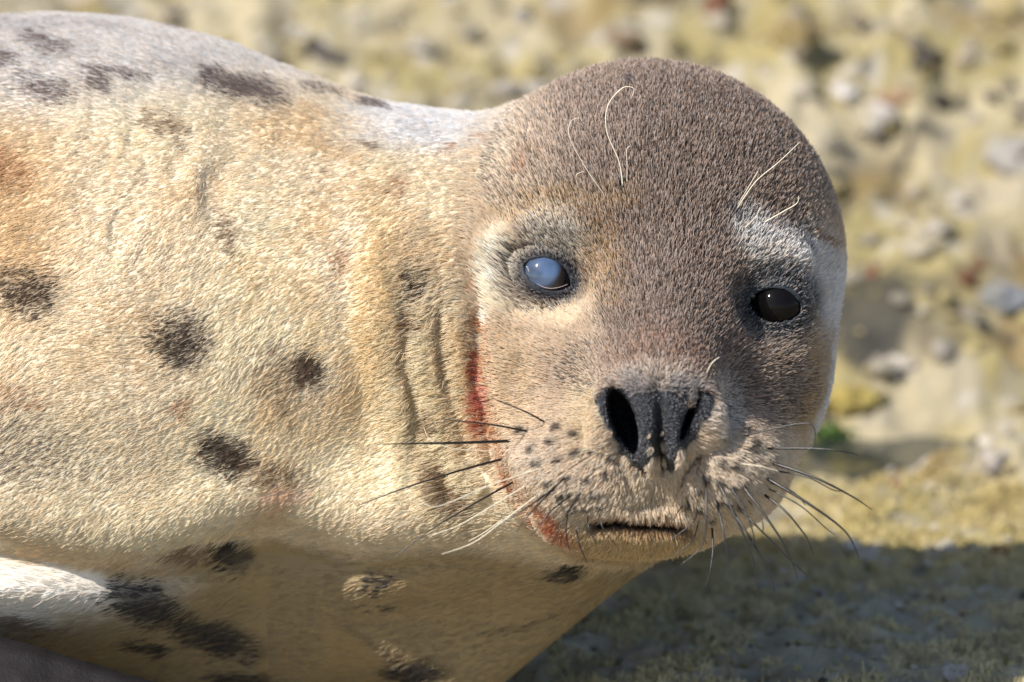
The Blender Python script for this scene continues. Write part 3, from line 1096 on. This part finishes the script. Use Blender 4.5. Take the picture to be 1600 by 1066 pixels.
    delta = cc - R
    delta -= (delta * N).sum(1)[:, None] * N
    amt = np.where(hd > .5, .55, np.where(wet > .5, .75, .5)) * (.6 + .5 * r.random(n))
    for k in range(1, K):
        pts[:, k] += delta * (amt * ts[k] ** 1.2)[:, None]
    clump_tone = hash3(np.floor(bc[:, 0] * 3).astype(np.int64), np.floor(bc[:, 1] * 3).astype(np.int64), np.floor(bc[:, 2] * 3).astype(np.int64), 300)
    # strand colour
    tone = (.84 + .26 * r.random(n)) * (.9 + .2 * clump_tone)
    c = c * tone[:, None]
    pale = (r.random(n) < .42) & (speck > .3)
    c[pale] = c[pale] * .45 + np.array((.52, .43, .38)) * .55
    dark = (r.random(n) < .34) & (speck > .3)
    c[dark] *= .42
    c[on_nose] = np.array((.30, .30, .32)) * (.15 + r.random((int(on_nose.sum()), 1)))
    warm = r.standard_normal(n) * .05
    c = np.clip(c * np.stack([1 + warm, np.ones(n), 1 - warm], 1), .003, .95)
    wid = np.where(hd > .5, .9, .72) * np.where(dens_t < .5, 1.9, 1.0)
    rad = wid[:, None] * np.array([1.0, 1.0, .88, .62, .16])[None] * .8
    rad = np.where(on_nose[:, None], rad * .5, rad)
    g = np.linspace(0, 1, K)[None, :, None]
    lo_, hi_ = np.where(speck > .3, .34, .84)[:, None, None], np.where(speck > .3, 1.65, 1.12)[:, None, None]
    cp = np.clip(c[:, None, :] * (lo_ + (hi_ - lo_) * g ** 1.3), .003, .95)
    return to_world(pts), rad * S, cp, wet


m_fur = hair_material('seal_fur', 0.5, 0.3, 0.38)
fp, fr, fc, fw = grow_fur(600000, 11)
dry = fw < .5
fur = strand_object('fur', fp[dry], fr[dry], fc[dry], m_fur, seal)
tag(fur, 'short pale tan fur with dark blotches, brown on the head', kind='stuff')
m_wet = hair_material('wet_fur', 0.33, 0.5, 0.15)
wf = strand_object('wet_fur', fp[~dry], fr[~dry], fc[~dry], m_wet, seal)
tag(wf, 'sleek damp fur low on the chest with black blotches', kind='stuff')

# ------------------------------------------------------------------ eyes
def tube(path, r0, r1, sides=6):
    path = np.array(path, float)
    n = len(path)
    tan = np.gradient(path, axis=0)
    tan /= np.linalg.norm(tan, axis=1)[:, None]
    a = np.cross(tan, (0.3, 1, 0.2))
    a /= np.linalg.norm(a, axis=1)[:, None]
    b = np.cross(tan, a)
    rad = r0 + (r1 - r0) * np.linspace(0, 1, n) ** 1.3
    ang = np.linspace(0, 2 * math.pi, sides, endpoint=False)
    v = path[:, None] + rad[:, None, None] * (np.cos(ang)[None, :, None] * a[:, None] + np.sin(ang)[None, :, None] * b[:, None])
    f = []
    for i in range(n - 1):
        for j in range(sides):
            f.append((i * sides + j, i * sides + (j + 1) % sides, (i + 1) * sides + (j + 1) % sides, (i + 1) * sides + j))
    return v.reshape(-1, 3), np.array(f)


def uv_sphere(c, r, axis_dir, nu=48, nv=32, bulge=0.0, bulge_ang=0.6):
    th = np.linspace(0, math.pi, nv + 1)
    ph = np.linspace(0, 2 * math.pi, nu, endpoint=False)
    T, Ph = np.meshgrid(th, ph, indexing='ij')
    rr = r + bulge * np.maximum(0, np.cos(np.clip(T / bulge_ang, 0, 1) * math.pi / 2)) ** 1.3
    loc = np.stack([rr * np.sin(T) * np.cos(Ph), rr * np.sin(T) * np.sin(Ph), rr * np.cos(T)], -1).reshape(-1, 3)
    z = np.array(axis_dir, float)
    z /= np.linalg.norm(z)
    xax = np.cross((0, 0, 1), z)
    xax /= np.linalg.norm(xax)
    yax = np.cross(z, xax)
    out = np.array(c) + loc[:, :1] * xax + loc[:, 1:2] * yax + loc[:, 2:] * z
    f = []
    for i in range(nv):
        for j in range(nu):
            f.append((i * nu + j, (i + 1) * nu + j, (i + 1) * nu + (j + 1) % nu, i * nu + (j + 1) % nu))
    return out, np.array(f)


def make_eye(c, gaze, sky_painted, label, lid):
    m, t, b = principled('eye_' + ('painted_sky' if sky_painted else 'dark'), (0.012, 0.011, 0.012), 0.05, 0.5, .6 if sky_painted else .1)
    v, f = uv_sphere(c, EYE_RAD, gaze)
    eye = mesh_object('eye', to_world(v.astype(F)), f, m, seal)
    eye['label'] = label
    # cornea; the left one has a blue sky reflection painted on
    m, t, b = principled('cornea_' + ('painted_sky' if sky_painted else 'dark'), (0.02, 0.02, 0.022), 0.07, 0.5 if sky_painted else .12, .6 if sky_painted else .05)
    a = t.nodes.new('ShaderNodeAttribute')
    a.attribute_name = 'tint'
    t.links.new(a.outputs['Color'], b.inputs['Base Color'])
    v, f = uv_sphere(c, EYE_RAD + .4, gaze, nv=64, bulge=3.0 if sky_painted else 4.0, bulge_ang=.8)
    nv_ = 21
    cap = f[:nv_ * 48]
    v = v[:(nv_ + 1) * 48]
    ang = np.repeat(np.arange(nv_ + 1) / 64 * math.pi, 48)
    cl = fbm(v.astype(F), 34, 3, 55)
    if sky_painted:
        k = (sstep(.62, .36, ang + .14 * cl) * np.clip(.65 + .9 * cl, .12, 1))[:, None]
        cc = np.array((.008, .009, .012)) * (1 - k) + np.array((.115, .185, .335)) * k
    else:
        k = sstep(.55, .45, ang)[:, None]
        cc = np.array((.003, .003, .003)) * (1 - k) + np.array((.005, .004, .004)) * k
    mesh_object('cornea', to_world(v.astype(F)), cap, m, eye, colors=cc)
    # wet line along the lower lid
    ox, oy, ha, hb, rot = lid
    m, t, b = principled('tear_line', (0.45, 0.36, 0.34), 0.08, 0.6, 1.0)
    ca, sa = math.cos(math.radians(rot)), math.sin(math.radians(rot))
    path = []
    for k in range(17):
        u = -1 + 2 * k / 16
        lu, lv = ha * u * .9, hb * (1 - u * u)
        qx, qy = pt(ox + lu * ca - lv * sa, oy + lu * sa + lv * ca, c[1])[[0, 2]]
        h2 = (EYE_RAD + 1.6) ** 2 - (qx - c[0]) ** 2 - (qy - c[2]) ** 2
        path.append((qx, c[1] - math.sqrt(max(h2, 25)), qy))
    if sky_painted:
        tv, tf = tube(path, .7, .5)
        mesh_object('tear_line', to_world(tv.astype(F)), tf, m, eye)


make_eye(EYE_L, (-.10, -1, .16), True, 'dark eye with a pale blue sky reflection painted on', (855, 431, 38, 19, 24))
make_eye(EYE_R, (.14, -1, .03), False, 'dark glossy brown eye', (1211, 480, 39, 21, 8))


# ------------------------------------------------------------------ whiskers
def surface_depth(px, py):
    """depth of the seal's front surface along a picture position"""
    w = np.arange(-480, 300, 4.0)
    k = 1 + w / DPX
    P = np.stack([(px - 800) * k, w, (533 - py) * k], 1).astype(F)
    f = seal_field(P)
    i = np.nonzero(f < 0)[0]
    return float(w[i[0]]) if len(i) else None


m_dark_wh, _, _ = principled('whisker_dark', (0.012, 0.010, 0.009), 0.35, 0.5)
m_pale_wh, _, _ = principled('whisker_pale', (0.80, 0.72, 0.56), 0.35, 0.5)


def whisker(name, pts, out, dark, r0=2.0, r1=.45):
    w0 = surface_depth(*pts[0])
    if w0 is None:
        w0 = -150.0
    line = smooth_line(pts, 6)
    n = len(line)
    path = []
    for i, (x, y) in enumerate(line):
        t = i / (n - 1)
        path.append(pt(x, y, w0 + 3 - out * math.sin(min(t * 1.5, 1) * math.pi / 2)))
    v, f = tube(path, r0, r1)
    return mesh_object(name, to_world(v.astype(F)), f, m_dark_wh if dark else m_pale_wh, seal)


WHISKERS = [
    ([(855, 662), (820, 643), (768, 622)], 40, 1, 1.5), ([(828, 675), (770, 664), (690, 655)], 50, 1, 1.7), ([(803, 689), (720, 692), (655, 693), (596, 694)], 60, 1, 2.2),
    ([(790, 716), (720, 735), (640, 760), (560, 790)], 60, 1, 1.7), ([(775, 705), (715, 702), (675, 690), (662, 668)], 50, 0, 1.4),
    ([(850, 730), (770, 757), (690, 790), (665, 788), (655, 778)], 70, 0, 1.5), ([(808, 750), (745, 785), (670, 830), (620, 868)], 60, 1, 1.4),
    ([(825, 757), (770, 790), (715, 822), (668, 838)], 60, 0, 1.9), ([(842, 772), (785, 815), (740, 848), (690, 866)], 60, 0, 1.9), ([(800, 800), (760, 830), (732, 846)], 40, 0, 1.4),
    ([(888, 742), (850, 775), (805, 805), (770, 830)], 50, 1, 1.4), ([(870, 760), (830, 800), (808, 830)], 40, 1, 1.2), ([(895, 772), (860, 800), (830, 838)], 40, 1, 1.2),
    ([(905, 775), (880, 812), (862, 852)], 40, 1, 1.1), ([(888, 800), (884, 830), (890, 860)], 30, 1, 1.2), ([(900, 822), (905, 850), (918, 880)], 30, 1, 1.3),
    ([(918, 800), (920, 825), (932, 850)], 24, 1, 1.1), ([(934, 795), (942, 825), (962, 852)], 24, 1, 1.0), ([(1070, 785), (1058, 802), (1048, 818)], 20, 1, 1.0),
    ([(1090, 790), (1084, 815), (1050, 842)], 26, 1, 1.2), ([(1092, 812), (1082, 845), (1055, 866)], 26, 1, 1.2), ([(1101, 745), (1104, 790), (1098, 850), (1065, 882)], 36, 1, 1.4),
    ([(1112, 818), (1114, 860), (1108, 900), (1100, 918)], 34, 1, 1.6), ([(1118, 778), (1128, 820), (1137, 870), (1130, 905)], 40, 1, 1.6), ([(1120, 750), (1150, 810), (1178, 880), (1188, 958)], 46, 1, 1.9),
    ([(1134, 782), (1165, 830), (1200, 890), (1211, 925)], 46, 1, 1.8), ([(1138, 756), (1165, 800), (1178, 840), (1172, 852)], 34, 1, 1.3), ([(1150, 786), (1180, 820), (1240, 880), (1262, 900)], 46, 1, 1.5),
    ([(1156, 754), (1195, 805), (1230, 860), (1247, 905)], 46, 1, 2.1), ([(1166, 778), (1190, 812), (1192, 835)], 30, 1, 1.0), ([(1190, 770), (1228, 800), (1260, 840), (1271, 868)], 40, 1, 1.8),
    ([(1194, 745), (1260, 785), (1320, 830), (1342, 872)], 50, 1, 2.3), ([(1200, 752), (1240, 770), (1259, 790)], 40, 1, 1.7), ([(1198, 762), (1250, 790), (1290, 825), (1305, 836)], 40, 1, 1.1),
    ([(1202, 722), (1270, 745), (1330, 775), (1363, 797)], 50, 1, 2.2), ([(1212, 736), (1260, 745), (1300, 765), (1316, 768)], 40, 1, 1.1), ([(1192, 701), (1270, 701), (1320, 706), (1341, 712)], 50, 1, 1.7),
    ([(1155, 683), (1200, 672), (1250, 662), (1270, 666), (1274, 690), (1262, 704)], 40, 1, 1.4), ([(1150, 724), (1185, 728), (1215, 736)], 30, 0, 1.1), ([(1142, 724), (1160, 735), (1175, 752)], 24, 1, 1.1)]
for pts, out, dark, r0 in WHISKERS:
    whisker('whisker', pts, out, dark, r0 * (1.2 if dark else .55), .55 if dark else .35)
BROWS = [([(974, 302), (968, 255), (948, 205), (950, 165), (972, 138), (990, 138), (988, 150)], 40, 0, 1.5), ([(948, 310), (915, 262), (890, 215), (892, 190), (905, 184)], 30, 0, .9),
         ([(979, 295), (980, 260), (979, 235), (985, 228)], 20, 0, .8), ([(1148, 332), (1180, 285), (1215, 255), (1250, 222)], 46, 0, 1.3), ([(1150, 325), (1168, 295), (1184, 268)], 30, 0, .9),
         ([(1190, 350), (1225, 330), (1245, 318), (1248, 306)], 36, 0, 1.4), ([(1162, 358), (1180, 340), (1188, 324)], 24, 0, 1.0), ([(1102, 588), (1112, 568), (1124, 558)], 24, 0, 1.6),
         ([(905, 300), (900, 275), (912, 268)], 16, 0, .7)]
for pts, out, dark, r0 in BROWS:
    whisker('brow_whisker', pts, out, dark, r0 * .72, .35)


# ------------------------------------------------------------------ fore flipper
DIGITS = [(pt(-280, 962, -120), pt(246, 1096, -215), 52, 27), (pt(-280, 1010, -140), pt(262, 1140, -250), 54, 27), (pt(-280, 1060, -150), pt(235, 1185, -270), 56, 26),
          (pt(-280, 1110, -150), pt(190, 1225, -280), 56, 25), (pt(-290, 1150, -150), pt(120, 1255, -285), 56, 24)]


def flipper_field(P):
    P = P.astype(F)
    f = None
    for a, b, ra, rb in DIGITS:
        g = cone(P, a, b, ra, rb)
        f = g if f is None else smin(f, g, 22)
    return f + 1.6 * noise(P, 16, 401) + 1.2 * noise(P * np.array((.3, 1, 1), F), 7, 402)


fv_, fq_ = surface_net(flipper_field, (-1190, -360, -770), (-490, 0, -350), 6.0)
fc_ = np.tile(np.array((0.012, 0.010, 0.011)), (len(fv_), 1)) * (1 + .6 * fbm(fv_, 40, 3, 403))[:, None]
m_flip = tint_material('flipper_skin', 0.6, 0.15, (500, 0.001, 0.6))
flipper = mesh_object('fore_flipper', to_world(fv_), fq_, m_flip, seal, colors=fc_)
flipper['label'] = 'dark wet fore flipper'
m_claw, _, _ = principled('claw', (0.02, 0.018, 0.016), 0.3, 0.5)
for a, b, ra, rb in DIGITS:
    d = (b - a) / np.linalg.norm(b - a)
    v, f = tube([b + d * rb * .5, b + d * (rb + 14) + (0, 0, 2), b + d * (rb + 34) + (0, 0, -8)], 9, 1.5, 8)
    mesh_object('claw', to_world(v.astype(F)), f, m_claw, flipper)
